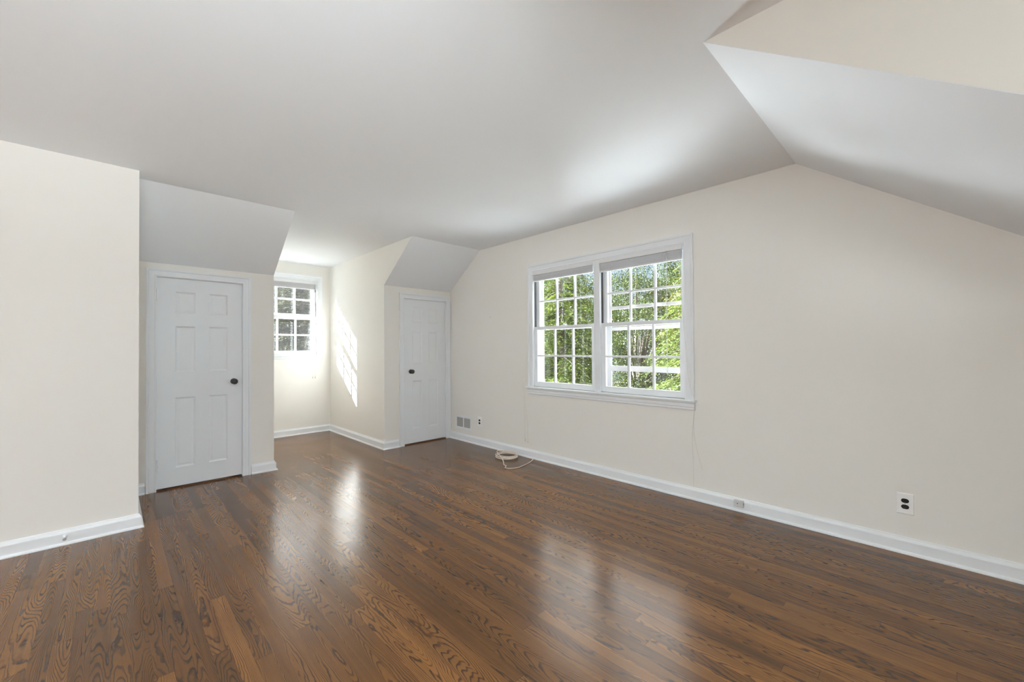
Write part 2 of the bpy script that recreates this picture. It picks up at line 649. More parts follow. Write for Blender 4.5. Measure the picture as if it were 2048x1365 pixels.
E_ = 0.0006
ceil = slabs('ceiling', [
    ([(XW2 - 0.1, YN, ZC), (W + 0.1, YN, ZC), (W + 0.1, YC, ZC), (XW2 - 0.1, YC, ZC)], nUp),
    ([(XL - 0.1, YC, ZC), (XR + 0.1, YC, ZC), (XR + 0.1, YA + 0.12, ZC), (XL - 0.1, YA + 0.12, ZC)], nUp),
    ([(XCL - 0.1, YD - 0.12, ZC), (XCH + 0.1, YD - 0.12, ZC), (XCH + 0.1, YN, ZC), (XCL - 0.1, YN, ZC)], nUp),
    ([(X2L - 0.1, YD - 0.12, ZC), (X2R + 0.1, YD - 0.12, ZC), (X2R + 0.1, YN, ZC), (X2L - 0.1, YN, ZC)], nUp),
    far_slope(XW2 - 0.1, XL - E_, dzL, nfL),
    far_slope(XR + E_, W + 0.1, dzR, nfR),
    near_slope(XCH + E_, W + 0.1),
    near_slope(X2R + E_, XCL - E_),
    near_slope(XW2 - 0.1, X2L - E_),
], M_CEIL, 'white ceiling with sloped parts above the knee walls', 'ceiling')

# gable wall on the right with its window opening
GY0, GY1, GZ0, GZ1 = 1.405, 3.075, 0.787, 2.045
nX = (1, 0, 0)


def gx(pts, x=W):
    return [(x, y, z) for y, z in pts]


yb = YC + (ZC + 0.1) / dzR
slabs('wall_right', [
    (gx([(GY1, 0), (YKN, 0), (YKN, GZ0), (GY1, GZ0)]), nX),
    (gx([(YKR, 0), (GY1, 0), (GY1, ZC), (YC, ZC), (YKR, ZKR)]), nX),
    (gx([(GY1, GZ1), (GY0, GZ1), (GY0, ZC), (GY1, ZC)]), nX),
    (gx([(GY0, GZ0), (YKN, GZ0), (YKN, zkn), (YN, ZC), (GY0, ZC)]), nX),
    (gx([(7.45, -0.1), (YKR, -0.1), (YKR, ZKR)]), nX),
], M_WALL, 'cream gable wall holding the double window', 'wall')

# far knee walls with door openings
D1C, D2C = 0.585, 2.925        # door centres
DHW = 0.318                    # half width of the door opening
DZ = 1.845                     # top of the door opening


def knee(x0, x1, y, zt, c):
    n = (0, 1, 0)
    return [
        ([(x0, y, 0), (c - DHW, y, 0), (c - DHW, y, zt), (x0, y, zt)], n),
        ([(c + DHW, y, 0), (x1, y, 0), (x1, y, zt), (c + DHW, y, zt)], n),
        ([(c - DHW, y, DZ), (c + DHW, y, DZ), (c + DHW, y, zt), (c - DHW, y, zt)], n)]


slabs('wall_far_left', knee(XB - 0.1, XL - 0.1, YKL, ZKL, D1C), M_WALL, 'low cream knee wall holding the left closet door', 'wall', 0.1)
slabs('wall_far_right', knee(XR + 0.1, W + 0.05, YKR, ZKR, D2C), M_WALL, 'low cream knee wall holding the closet door in the corner', 'wall', 0.1)

# the window alcove
e2 = 0.003
slabs('wall_alcove_left', [([(XL, YKL, 0), (XL, YA, 0), (XL, YA, ZC), (XL, YC + e2 / dzL, ZC), (XL, YKL, ZKL + e2)], (-1, 0, 0))], M_WALL,
      'cream wall on the left of the window alcove', 'wall', 0.1)
slabs('wall_alcove_right', [([(XR, YA, 0), (XR, YKR, 0), (XR, YKR, ZKR + e2), (XR, YC + e2 / dzR, ZC), (XR, YA, ZC)], (1, 0, 0))], M_WALL,
      'cream alcove wall with the patch of sunlight on it', 'wall', 0.1)
A0, A1, AZ0, AZ1 = 1.360, 2.158, 1.137, 2.21
nY = (0, 1, 0)
slabs('wall_alcove_back', [
    ([(XL - 0.1, YA, 0), (XR + 0.1, YA, 0), (XR + 0.1, YA, AZ0), (XL - 0.1, YA, AZ0)], nY),
    ([(XL - 0.1, YA, AZ0), (A0, YA, AZ0), (A0, YA, AZ1), (XL - 0.1, YA, AZ1)], nY),
    ([(A1, YA, AZ0), (XR + 0.1, YA, AZ0), (XR + 0.1, YA, AZ1), (A1, YA, AZ1)], nY),
    ([(XL - 0.1, YA, AZ1), (XR + 0.1, YA, AZ1), (XR + 0.1, YA, ZC), (XL - 0.1, YA, ZC)], nY),
], M_WALL, 'cream back wall of the alcove under and around the single window', 'wall', 0.14)

# the closet block on the left
slabs('wall_left', [
    ([(XW2, YB, 0), (XB, YB, 0), (XB, YB, ZC), (XW2, YB, ZC)], nY),
    ([(XB, YB + 0.1, 0), (XB, YKL + 0.05, 0), (XB, YKL + 0.05, ZKL - 0.04), (XB, YC, ZC), (XB, YB + 0.1, ZC)], (-1, 0, 0)),
], M_WALL, 'cream wall block at the left edge running up to the ceiling', 'wall', 0.1)

# the near dormer, the added second dormer and the room behind the camera
ND0, ND1, NZ0, NZ1 = -0.88, 0.28, 0.85, 2.2
zq = ZC - SN * (YN - YD)


def cheek(x, n):
    return [([(x, YN - e2 / SN, ZC), (x, YKN, zkn + e2), (x, YKN, 0), (x, YD, 0), (x, YD, ZC)], n)]


slabs('wall_cheek_right', cheek(XCH, (1, 0, 0)), M_WALL, 'cream triangular dormer cheek above the white slope', 'wall', 0.1)
slabs('wall_added_cheeks', cheek(XCL, (-1, 0, 0)) + cheek(X2R, (1, 0, 0)) + cheek(X2L, (-1, 0, 0)), M_WALL, 'cream dormer cheeks added behind the camera', 'wall', 0.1)
nB = (0, -1, 0)
NR0, NR1 = 0.95, 1.62
slabs('wall_dormer_back', [
    ([(XCH + 0.1, YD, 0), (XCL - 0.1, YD, 0), (XCL - 0.1, YD, NZ0), (XCH + 0.1, YD, NZ0)], nB),
    ([(NR0, YD, NZ0), (XCL - 0.1, YD, NZ0), (XCL - 0.1, YD, NZ1), (NR0, YD, NZ1)], nB),
    ([(XCH + 0.1, YD, NZ0), (NR1, YD, NZ0), (NR1, YD, NZ1), (XCH + 0.1, YD, NZ1)], nB),
    ([(XCH + 0.1, YD, NZ1), (XCL - 0.1, YD, NZ1), (XCL - 0.1, YD, ZC), (XCH + 0.1, YD, ZC)], nB),
    ([(X2R + 0.1, YD, 0), (X2L - 0.1, YD, 0), (X2L - 0.1, YD, NZ0), (X2R + 0.1, YD, NZ0)], nB),
    ([(ND0, YD, NZ0), (X2L - 0.1, YD, NZ0), (X2L - 0.1, YD, NZ1), (ND0, YD, NZ1)], nB),
    ([(X2R + 0.1, YD, NZ0), (ND1, YD, NZ0), (ND1, YD, NZ1), (X2R + 0.1, YD, NZ1)], nB),
    ([(X2R + 0.1, YD, NZ1), (X2L - 0.1, YD, NZ1), (X2L - 0.1, YD, ZC), (X2R + 0.1, YD, ZC)], nB),
], M_WALL, 'cream wall behind the camera with window openings added for fill light', 'wall', 0.05)
slabs('wall_near', [
    ([(b_, YKN, 0), (a_, YKN, 0), (a_, YKN, zkn), (b_, YKN, zkn)], nB)
    for a_, b_ in ((XCH + 0.1, W), (X2R + 0.1, XCL - 0.1), (XW2, X2L - 0.1))
], M_WALL, 'low cream knee wall behind the camera', 'wall', 0.1)
LY0, LY1, LZ0, LZ1 = 1.3, 3.6, 0.65, 2.15  # opening added in the unseen end wall to admit a fill light
nL = (-1, 0, 0)
slabs('wall_end', [
    (gx([(YKN, 0), (YB, 0), (YB, LZ0), (YKN, LZ0)], XW2), nL),
    (gx([(YKN, LZ0), (LY0, LZ0), (LY0, ZC), (YN, ZC), (YKN, zkn)], XW2), nL),
    (gx([(LY1, LZ0), (YB, LZ0), (YB, ZC), (LY1, ZC)], XW2), nL),
    (gx([(LY0, LZ1), (LY1, LZ1), (LY1, ZC), (LY0, ZC)], XW2), nL),
    (gx([(YB, -0.1), (7.45, -0.1), (YC, ZC), (YB, ZC)], XW2), nL),
], M_WALL, 'cream end wall to the left of the camera with a wide opening added for fill light', 'wall', 0.05)

# baseboards
CW = 0.068       # casing width of the doors
baseboard('baseboard_right', [(W, YKN), (W, YKR)], 'white baseboard along the gable wall under the double window')
baseboard('baseboard_alcove', [(D2C - DHW - CW, YKR), (XR, YKR), (XR, YA), (XL, YA), (XL, YKL), (D1C + DHW + CW, YKL)][::1], 'white baseboard round the window alcove')
baseboard('baseboard_left', [(D1C - DHW - CW, YKL), (XB, YKL), (XB, YB), (XW2, YB)], 'white baseboard at the foot of the left wall block')


# ------------------------------------------------------------------ doors
def door_slab_bm(hw, z0, z1, cols, rows, thick):
    """door front at y = 0, back at y = thick; six sunk and fielded panels"""
    bm = bmesh.new()
    xs = sorted([-hw, hw] + [c for a in cols for c in a])
    zs = sorted([z0, z1] + [c for a in rows for c in a])
    for i in range(len(xs) - 1):
        for j in range(len(zs) - 1):
            a, b, c, d = xs[i], xs[i + 1], zs[j], zs[j + 1]
            if any(abs(a - q[0]) < 1e-6 for q in cols) and any(abs(c - q[0]) < 1e-6 for q in rows):
                loops = []
                for ins, dep in ((0, 0), (0.004, 0.0035), (0.012, 0.008), (0.018, 0.0085), (0.030, 0.0066)):
                    loops.append([bm.verts.new((p, dep, q)) for p, q in ((a + ins, c + ins), (b - ins, c + ins), (b - ins, d - ins), (a + ins, d - ins))])
                for A, B in zip(loops, loops[1:]):
                    for k in range(4):
                        bm.faces.new((A[k], A[(k + 1) % 4], B[(k + 1) % 4], B[k]))
                bm.faces.new(loops[-1])
            else:
                bm.faces.new([bm.verts.new((p, 0, q)) for p, q in ((a, c), (b, c), (b, d), (a, d))])
    f = [bm.verts.new((p, y, q)) for y in (0, thick) for p, q in ((-hw, z0), (hw, z0), (hw, z1), (-hw, z1))]
    for k in range(4):
        bm.faces.new((f[k], f[(k + 1) % 4], f[4 + (k + 1) % 4], f[4 + k]))
    bm.faces.new(f[4:])
    return bm


def make_door(name, loc, knob_x, knob_z, hinge_side, hinge_z, zoff, label):
    root = empty(name, loc)
    tag(root, label, 'door', kind='structure')
    hw = DHW - 0.006
    cols = [(-0.187, -0.046), (0.053, 0.196)]
    rows = [(0.178 + zoff, 0.790 + zoff), (1.014 + zoff, 1.418 + zoff), (1.533 + zoff, 1.722 + zoff)]
    bm = door_slab_bm(hw, 0.016, DZ - 0.007, cols, rows, 0.035)
    s = finish('door_panel', bm, M_DOOR, root, bevel=0.0015)
    s.location = (0, 0.010, 0)
    bm = casing_bm(-DHW + 0.006, DHW - 0.006, 0.0, DZ - 0.006, CW)
    finish('casing', bm, M_TRIM, root)
    bm = bmesh.new()          # jamb lining the opening
    box(bm, -DHW, -DHW + 0.004, 0.001, 0.1, 0, DZ)
    box(bm, DHW - 0.004, DHW, 0.001, 0.1, 0, DZ)
    box(bm, -DHW + 0.004, DHW - 0.004, 0.001, 0.1, DZ - 0.004, DZ)
    box(bm, -DHW + 0.004, -DHW + 0.016, 0.047, 0.08, 0, DZ - 0.004)
    box(bm, DHW - 0.016, DHW - 0.004, 0.047, 0.08, 0, DZ - 0.004)
    finish('jamb', bm, M_TRIM, root)
    bm = bmesh.new()
    box(bm, -DHW + 0.004, DHW - 0.004, -0.004, 0.09, 0.0, 0.006)
    finish('threshold', bm, M_SILLWOOD, root, bevel=0.002)
    bm = bmesh.new()
    lathe(bm, [(-0.001, 0.0), (-0.001, 0.027), (0.004, 0.027), (0.009, 0.022), (0.010, 0.011), (0.026, 0.010), (0.032, 0.017), (0.040, 0.025), (0.050, 0.027), (0.058, 0.023), (0.063, 0.013), (0.064, 0.0)],
          (knob_x, 0.010, knob_z), (0, -1, 0), 28)
    k = finish('door_knob', bm, M_KNOB, root, 40)
    k['label'] = 'dark bronze round door knob'
    bm = bmesh.new()
    ex = hw if knob_x > 0 else -hw
    box(bm, ex - 0.001 if ex > 0 else ex - 0.004, ex + 0.004 if ex > 0 else ex + 0.001, 0.006, 0.03, knob_z - 0.028, knob_z + 0.028)
    finish('latch_plate', bm, M_STEEL, root)
    for z in hinge_z:
        bm = bmesh.new()
        hx = hinge_side * (DHW - 0.009)
        hy = -0.016
        tube(bm, [(hx, hy, z - 0.044), (hx, hy, z + 0.044)], 0.0072, 12)
        for q, s_ in ((0.044, 1), (-0.044, -1)):
            lathe(bm, [(0, 0.0), (0, 0.005), (0.006, 0.005), (0.009, 0.0)], (hx, hy, z + q), (0, 0, s_), 12)
        for q in (-0.018, 0.018):
            tube(bm, [(hx, hy, z + q - 0.001), (hx, hy, z + q + 0.001)], 0.0080, 12)
        a_, b_ = sorted((hx, hx + hinge_side * 0.017))
        box(bm, a_, b_, hy + 0.0005, hy + 0.006, z - 0.043, z + 0.043)
        a_, b_ = sorted((hx, hx - hinge_side * 0.004))
        box(bm, a_, b_, hy, 0.012, z - 0.043, z + 0.043)
        finish('hinge', bm, M_TRIM, root, 40)
    return root


M_SILLWOOD = paint('oak_threshold', (0.135, 0.060, 0.028), 0.35, 0.3)
make_door('door_1', (D1C, YKL, 0), 0.245, 0.910, -1, (1.683, 0.222), 0.0, 'white six panel closet door left of the window alcove')
make_door('door_2', (D2C, YKR, 0), -0.213, 0.922, 1, (1.700, 0.262), 0.015, 'white six panel closet door in the corner beside the gable wall')


# ------------------------------------------------------------------ windows (local x right, y outward, z up; origin on the wall face)
def sash_bm(u0, u1, z0, z1, d0, d1, st, rb, rt, zm, mun=0.018):
    bm = bmesh.new()
    box(bm, u0, u0 + st, d0, d1, z0, z1)
    box(bm, u1 - st, u1, d0, d1, z0, z1)
    box(bm, u0 + st, u1 - st, d0, d1, z0, z0 + rb)
    box(bm, u0 + st, u1 - st, d0, d1, z1 - rt, z1)
    gw = (u1 - u0 - 2 * st) / 3
    dm0, dm1 = d0 + 0.004, d1 - 0.004
    for k in (1, 2):
        c = u0 + st + gw * k
        box(bm, c - mun / 2, c + mun / 2, dm0, dm1, z0 + rb, z1 - rt)
    cs = [u0 + st] + [u0 + st + gw * k + s * mun / 2 for k in (1, 2) for s in (-1, 1)] + [u1 - st]
    for a, b in zip(cs[0::2], cs[1::2]):
        box(bm, a, b, dm0, dm1, zm - mun / 2, zm + mun / 2)
    return bm


def glass_pane(u0, u1, z0, z1, d, parent, mat):
    bm = bmesh.new()
    box(bm, u0, u1, d - 0.0015, d + 0.0015, z0, z1)
    return finish('glass', bm, mat, parent)


def window_unit(root, u0, u1, z0, z1, zmeet, glass, storm_bars=(), storm=True, rail=0.034, mun=0.018):
    """one double-hung unit: jamb, two sashes, outer storm window"""
    st = 0.042
    d_l0, d_l1, d_u0, d_u1 = 0.014, 0.048, 0.052, 0.086
    bm = bmesh.new()
    jt = 0.006
    box(bm, u0, u0 + jt, -0.012, 0.138, z0, z1)
    box(bm, u1 - jt, u1, -0.012, 0.138, z0, z1)
    box(bm, u0 + jt, u1 - jt, -0.012, 0.138, z1 - jt, z1)
    box(bm, u0 + jt, u1 - jt, 0.0, 0.150, z0 - 0.012, z0)
    finish('jamb_frame', bm, M_TRIM, root)
    bm = bmesh.new()                       # dark weatherstrip tracks above the lower sash
    for a, s in ((u0 + jt, 1), (u1 - jt, -1)):
        for d in (0.018, 0.034):
            p, q = sorted((a, a + s * 0.004))
            box(bm, p, q, d, d + 0.009, zmeet + 0.02, z1 - jt)
    tr = finish('sash_track', bm, M_TRACK, root)
    tr['label'] = 'dark sash track'
    a, b = u0 + jt + 0.001, u1 - jt - 0.001
    low = finish('lower_sash', sash_bm(a, b, z0 + 0.001, zmeet + 0.018, d_l0, d_l1, st, 0.056, rail, (z0 + 0.057 + zmeet + 0.018 - rail) / 2, mun), M_TRIM, root, bevel=0.002)
    glass_pane(a + st - 0.004, b - st + 0.004, z0 + 0.053, zmeet - 0.012, (d_l0 + d_l1) / 2, low, glass)
    bm = bmesh.new()                       # sash lock on the meeting rail
    c = (a + b) / 2
    box(bm, c - 0.028, c + 0.028, d_l0 + 0.004, d_l1 + 0.004, zmeet + 0.018, zmeet + 0.026)
    lathe(bm, [(0, 0.013), (0.010, 0.012), (0.013, 0.006), (0.013, 0.0)], (c, 0.034, zmeet + 0.026), (0, 0, 1), 16)
    box(bm, c - 0.004, c + 0.034, 0.026, 0.034, zmeet + 0.028, zmeet + 0.037)
    finish('sash_lock', bm, M_TRIM, low, 40)
    upp = finish('upper_sash', sash_bm(a, b, zmeet - 0.016, z1 - jt - 0.001, d_u0, d_u1, st, rail, 0.042, (zmeet - 0.016 + rail + z1 - 0.048) / 2, mun), M_TRIM, root, bevel=0.002)
    glass_pane(a + st - 0.004, b - st + 0.004, zmeet + 0.014, z1 - 0.045, (d_u0 + d_u1) / 2, upp, glass)
    if storm:
        bm = bmesh.new()
        d0, d1, fw = 0.112, 0.128, 0.042
        box(bm, a, a + fw, d0, d1, z0, z1 - jt)
        box(bm, b - fw, b, d0, d1, z0, z1 - jt)
        box(bm, a + fw, b - fw, d0, d1, z0, z0 + 0.03)
        box(bm, a + fw, b - fw, d0, d1, z1 - jt - 0.035, z1 - jt)
        for zb, t in storm_bars:
            box(bm, a + fw, b - fw, d0, d1, zb - t / 2, zb + t / 2)
        sw = finish('storm_window', bm, M_VINYL, root)
        glass_pane(a + fw - 0.003, b - fw + 0.003, z0 + 0.027, z1 - 0.04, 0.120, sw, glass)


def stool_apron(root, hw, z, ears=0.02, apron=0.066):
    bm = bmesh.new()
    box(bm, -hw - ears, hw + ears, -0.040, 0.013, z - 0.018, z)
    finish('stool', bm, M_TRIM, root, bevel=0.005)
    bm = bmesh.new()
    x = hw + 0.004
    prof = [(0.0, 0.0), (-0.010, 0.0), (-0.015, 0.008), (-0.015, 0.022), (-0.019, 0.026), (-0.019, apron - 0.014), (-0.026, apron - 0.006), (-0.026, apron), (0, apron)]
    A = [bm.verts.new((-x, y, z - 0.018 - apron + q)) for y, q in prof]
    B = [bm.verts.new((x, y, z - 0.018 - apron + q)) for y, q in prof]
    for i in range(len(prof)):
        j = (i + 1) % len(prof)
        bm.faces.new((A[i], A[j], B[j], B[i]))
    bm.faces.new(A)
    bm.faces.new(list(reversed(B)))
    finish('apron', bm, M_TRIM, root)


# window_1: the double window in the gable wall
GC = (GY0 + GY1) / 2
w1 = empty('window_1', (W, GC, 0), R(-90))
tag(w1, 'wide white double window with two sash pairs in the gable wall', 'window', kind='structure')
GH = (GY1 - GY0) / 2
finish('casing', casing_bm(-GH + 0.004, GH - 0.004, GZ0, GZ1 - 0.004, 0.074), M_TRIM, w1)
bm = bmesh.new()
box(bm, -0.027, 0.027, -0.012, 0.138, GZ0, GZ1 - 0.006)
finish('mullion', bm, M_TRIM, w1, bevel=0.003)
window_unit(w1, -GH, -0.027, GZ0, GZ1, 1.420, M_GLASS)
window_unit(w1, 0.027, GH, GZ0, GZ1, 1.420, M_GLASS, storm_bars=((1.583, 0.030), (1.010, 0.050), (1.385, 0.03)))
stool_apron(w1, GH + 0.070, GZ0)

# window_2: the single window in the alcove
AC = (A0 + A1) / 2
w2 = empty('window_2', (AC, YA, 0))
tag(w2, 'small white sash window at the back of the alcove', 'window', kind='structure')
AH = (A1 - A0) / 2
finish('casing', casing_bm(-AH + 0.004, AH - 0.004, AZ0, AZ1 - 0.004, 0.074), M_TRIM, w2)
window_unit(w2, -AH, AH, AZ0, AZ1, 1.668, M_DUSTY, storm_bars=((1.70, 0.05),), rail=0.046, mun=0.024)
stool_apron(w2, AH + 0.070, AZ0, apron=0.045)

# added_window_3, added_window_4: plain frames of unseen openings added for the fill lights
for nm, loc, rz, hw, z0, z1, lab in (('added_window_3', ((ND0 + ND1) / 2, YD, 0), R(180), (ND1 - ND0) / 2, NZ0, NZ1, 'white window frame added behind the camera for fill light'),
                                     ('added_window_5', ((NR0 + NR1) / 2, YD, 0), R(180), (NR1 - NR0) / 2, NZ0, NZ1, 'narrow white window frame added behind and right of the camera for fill light'),
                                     ('added_window_4', (XW2, (LY0 + LY1) / 2, 0), R(90), (LY1 - LY0) / 2, LZ0, LZ1, 'wide white window frame added in the end wall left of the camera for fill light')):
    r_ = empty(nm, loc, rz)
    tag(r_, lab, 'window', kind='structure')
    finish('casing', casing_bm(-hw, hw, z0, z1, 0.074), M_TRIM, r_)
    bm = bmesh.new()
    box(bm, -hw, hw, 0.01, 0.04, z0, z0 + 0.05)
    box(bm, -hw, hw, 0.01, 0.04, z1 - 0.05, z1)
    for u in (-hw + 0.025, -hw / 3, hw / 3, hw - 0.025):
        box(bm, u - 0.02, u + 0.02, 0.011, 0.039, z0 + 0.05, z1 - 0.05)
    finish('sash', bm, M_TRIM, r_)
    stool_apron(r_, hw + 0.07, z0)


# ------------------------------------------------------------------ blinds drawn up at the window heads
def make_blind(loc, rz, u0, u1, ztop, zhead, zbot, label, clips, wand=None, cords=()):
    root = empty('window_blind', loc, rz)
    tag(root, label, 'blind', 'raised mini blinds at the window heads')
    bm = bmesh.new()
    box(bm, u0, u1, -0.020, 0.012, zhead, ztop)
    finish('headrail', bm, M_VINYL, root, bevel=0.003)
    bm = bmesh.new()
    n = 26
    zb = zbot + 0.015
    for k in range(n):
        z = zb + (zhead - 0.004 - zb) * k / (n - 1)
        tilt = 0.003 * math.sin(k * 2.1)
        x0, x1 = u0 + 0.006 + 0.001 * (k % 3), u1 - 0.006 - 0.001 * ((k + 1) % 3)
        pr = [(-0.014 + tilt, 0.0), (-0.005 + tilt, 0.0016), (0.005, 0.0016), (0.012, 0.0)]
        A = [bm.verts.new((x0, y, z + q)) for y, q in pr] + [bm.verts.new((x0, y, z + q - 0.0022)) for y, q in reversed(pr)]
        B = [bm.verts.new((x1, y, z + q)) for y, q in pr] + [bm.verts.new((x1, y, z + q - 0.0022)) for y, q in reversed(pr)]
        for i in range(len(A)):
            j = (i + 1) % len(A)
            bm.faces.new((A[i], A[j], B[j], B[i]))
        bm.faces.new(A)
        bm.faces.new(list(reversed(B)))
    sl = finish('slat_stack', bm, M_SLAT, root)
    sl['label'] = 'grey stack of closed slats'
    bm = bmesh.new()
    box(bm, u0 + 0.006, u1 - 0.006, -0.014, 0.012, zbot, zbot + 0.014)
    finish('bottom_rail', bm, M_SLAT, root, bevel=0.002)
    for c in clips:
        bm = bmesh.new()
        pts = [(c, -0.0165, zhead + 0.002), (c + 0.003, -0.019, (zhead + zbot) / 2 + 0.012), (c - 0.002, -0.017, zbot + 0.004)]
        for s in (-0.007, 0.007):
            tube(bm, [(p[0] + s, p[1], p[2]) for p in catmull(pts, 4)], 0.0013, 6)
        box(bm, c - 0.009, c + 0.009, -0.0172, -0.0150, zbot - 0.001, zbot + 0.008)
        finish('ladder_cord', bm, M_CORD, root)
    if wand:
        u, z1 = wand
        bm = bmesh.new()
        tube(bm, [(u, -0.024, zhead + 0.004), (u, -0.027, zhead - 0.012)], 0.0018, 8)
        tube(bm, [(u, -0.027, zhead - 0.010), (u, -0.026, z1)], 0.0036, 6)
        wd = finish('tilt_wand', bm, M_WAND, root)
        wd['label'] = 'thin clear tilt wand'
    for pts, r, tassel in cords:
        bm = bmesh.new()
        c = catmull(pts, 8)
        tube(bm, c, r, 6)
        finish('pull_cord', bm, M_CORD, root)
        if tassel:
            bm = bmesh.new()
            e = c[-1]
            lathe(bm, [(0, 0.002), (0.006, 0.0035), (0.026, 0.0065), (0.030, 0.005), (0.030, 0.0)], e, (0, 0, -1), 12)
            finish('cord_tassel', bm, M_CORD, root, 40)
    return root


def wand_mat():
    m, nt, out = new_mat('clear_plastic')
    tr = N(nt, 'ShaderNodeBsdfTransparent')
    b = N(nt, 'ShaderNodeBsdfPrincipled')
    b.inputs['Base Color'].default_value = (0.8, 0.82, 0.8, 1)
    b.inputs['Roughness'].default_value = 0.15
    mx = N(nt, 'ShaderNodeMixShader')
    mx.inputs[0].default_value = 0.32
    nt.links.new(tr.outputs[0], mx.inputs[1])
    nt.links.new(b.outputs[0], mx.inputs[2])
    nt.links.new(mx.outputs[0], out.inputs[0])
    return m


M_WAND = wand_mat()


def gu(y):
    return GC - y


ZH1, ZH0 = 2.036, 2.000
make_blind((W, GC, 0), R(-90), gu(3.062), gu(2.276), ZH1, ZH0, 1.932,
           'raised white mini blind over the left half of the double window', (gu(2.965), gu(2.43)),
           cords=(([(gu(3.045), -0.022, 1.99), (gu(3.07), -0.028, 1.80), (gu(3.10), -0.032, 1.40), (gu(3.150), -0.036, 1.00), (gu(3.196), -0.047, 0.80), (gu(3.198), -0.02, 0.55), (gu(3.199), -0.010, 0.35), (gu(3.200), -0.010, 0.20)], 0.0012, True),
                  ([(gu(3.035), -0.022, 1.99), (gu(3.07), -0.029, 1.70), (gu(3.10), -0.033, 1.30), (gu(3.140), -0.037, 0.95), (gu(3.172), -0.048, 0.80), (gu(3.166), -0.02, 0.55), (gu(3.160), -0.010, 0.35), (gu(3.156), -0.010, 0.19)], 0.0012, True)))
make_blind((W, GC, 0), R(-90), gu(2.206), gu(1.418), ZH1, ZH0, 1.918,
           'raised white mini blind over the right half of the double window', (gu(2.06), gu(1.58)), wand=(gu(1.545), 0.98),
           cords=(([(gu(1.430), -0.022, 1.99), (gu(1.425), -0.030, 1.70), (gu(1.395), -0.034, 1.30), (gu(1.365), -0.037, 0.95), (gu(1.322), -0.048, 0.80), (gu(1.335), -0.02, 0.68), (gu(1.353), -0.012, 0.50), (gu(1.348), -0.010, 0.30), (gu(1.346), -0.012, 0.10)], 0.0012, False),
                  ([(gu(1.440), -0.022, 1.99), (gu(1.430), -0.030, 1.70), (gu(1.390), -0.034, 1.25), (gu(1.345), -0.037, 0.95), (gu(1.318), -0.048, 0.82), (gu(1.330), -0.02, 0.70), (gu(1.342), -0.012, 0.58), (gu(1.320), -0.010, 0.40), (gu(1.275), -0.010, 0.24)], 0.0009, False)))
make_blind((AC, YA, 0), 0.0, -AH + 0.012, AH - 0.012, 2.200, 2.160, 2.080,
           'raised white mini blind at the head of the small alcove window', (-0.26, 0.29), wand=(0.36, 1.17),
           cords=(([(0.375, -0.022, 2.15), (0.37, -0.030, 1.90), (0.36, -0.034, 1.50), (0.34, -0.038, 1.22), (0.335, -0.047, 1.13), (0.335, -0.02, 1.00), (0.338, -0.010, 0.82)], 0.0012, True),
                  ([(0.385, -0.022, 2.15), (0.38, -0.030, 1.90), (0.375, -0.034, 1.50), (0.36, -0.038, 1.22), (0.362, -0.047, 1.13), (0.372, -0.02, 1.00), (0.375, -0.010, 0.82)], 0.0012, True)))


# ------------------------------------------------------------------ small things on the gable wall
def stadium(bm, cx, cz, hw, hh, y0, y1, seg=10):
    """flat-ended round socket: width 2hw, height 2hh, corners rounded; front at y0"""
    pts = []
    r = hh
    for sx, a0 in ((1, -90), (-1, 90)):
        for k in range(seg + 1):
            a = R(a0 + 180 * k / seg)
            pts.append((cx + sx * (hw - r) + r * math.cos(a), cz + r * math.sin(a)))
    A = [bm.verts.new((p[0], y0, p[1])) for p in pts]
    B = [bm.verts.new((p[0], y1, p[1])) for p in pts]
    bm.faces.new(A)
    bm.faces.new(list(reversed(B)))
    for i in range(len(A)):
        j = (i + 1) % len(A)
        bm.faces.new((A[i], B[i], B[j], A[j]))


def make_outlet(y, z, w, h, label):
    root = empty('wall_outlet', (W, y, z), R(-90))
    tag(root, label, 'outlet', 'wall outlets on the gable wall')
    bm = bmesh.new()
    loops = []
    for ins, d in ((0, 0.0), (0, -0.002), (0.004, -0.006), (0.010, -0.0065)):
        loops.append([bm.verts.new((sx * (w / 2 - ins), d, sz * (h / 2 - ins))) for sx, sz in ((-1, -1), (1, -1), (1, 1), (-1, 1))])
    for A, B in zip(loops, loops[1:]):
        for k in range(4):
            bm.faces.new((A[k], A[(k + 1) % 4], B[(k + 1) % 4], B[k]))
    bm.faces.new(loops[-1])
    bm.faces.new(list(reversed(loops[0])))
    finish('cover_plate', bm, M_PLATE, root)
    for s in (-1, 1):
        bm = bmesh.new()
        stadium(bm, 0, s * 0.0175, 0.0170, 0.0124, -0.0085, -0.0062)
        rc = finish('receptacle', bm, M_BLACK, root, bevel=0.0006)
        rc['label'] = 'black socket'
        bm = bmesh.new()
        for q in (-0.0065, 0.0065):
            box(bm, q - 0.0009, q + 0.0009, -0.0088, -0.0080, s * 0.0175 - 0.001, s * 0.0175 + 0.006)
        lathe(bm, [(0, 0.0), (0.0006, 0.0022), (0.0010, 0.0)], (0, -0.0082, s * 0.0175 - 0.006), (0, -1, 0), 10)
        finish('slot', bm, M_TRACK, rc)
    bm = bmesh.new()
    lathe(bm, [(0, 0.0035), (0.0012, 0.0028), (0.0014, 0.0)], (0, -0.0062, 0), (0, -1, 0), 12)
    finish('screw', bm, M_STEEL, root, 40)
    return root


make_outlet(0.135, 0.286, 0.076, 0.122, 'white wall outlet with two black sockets right of the double window near the floor')
make_outlet(3.996, 0.289, 0.080, 0.122, 'white wall outlet with two black sockets beside the floor-level air vent')

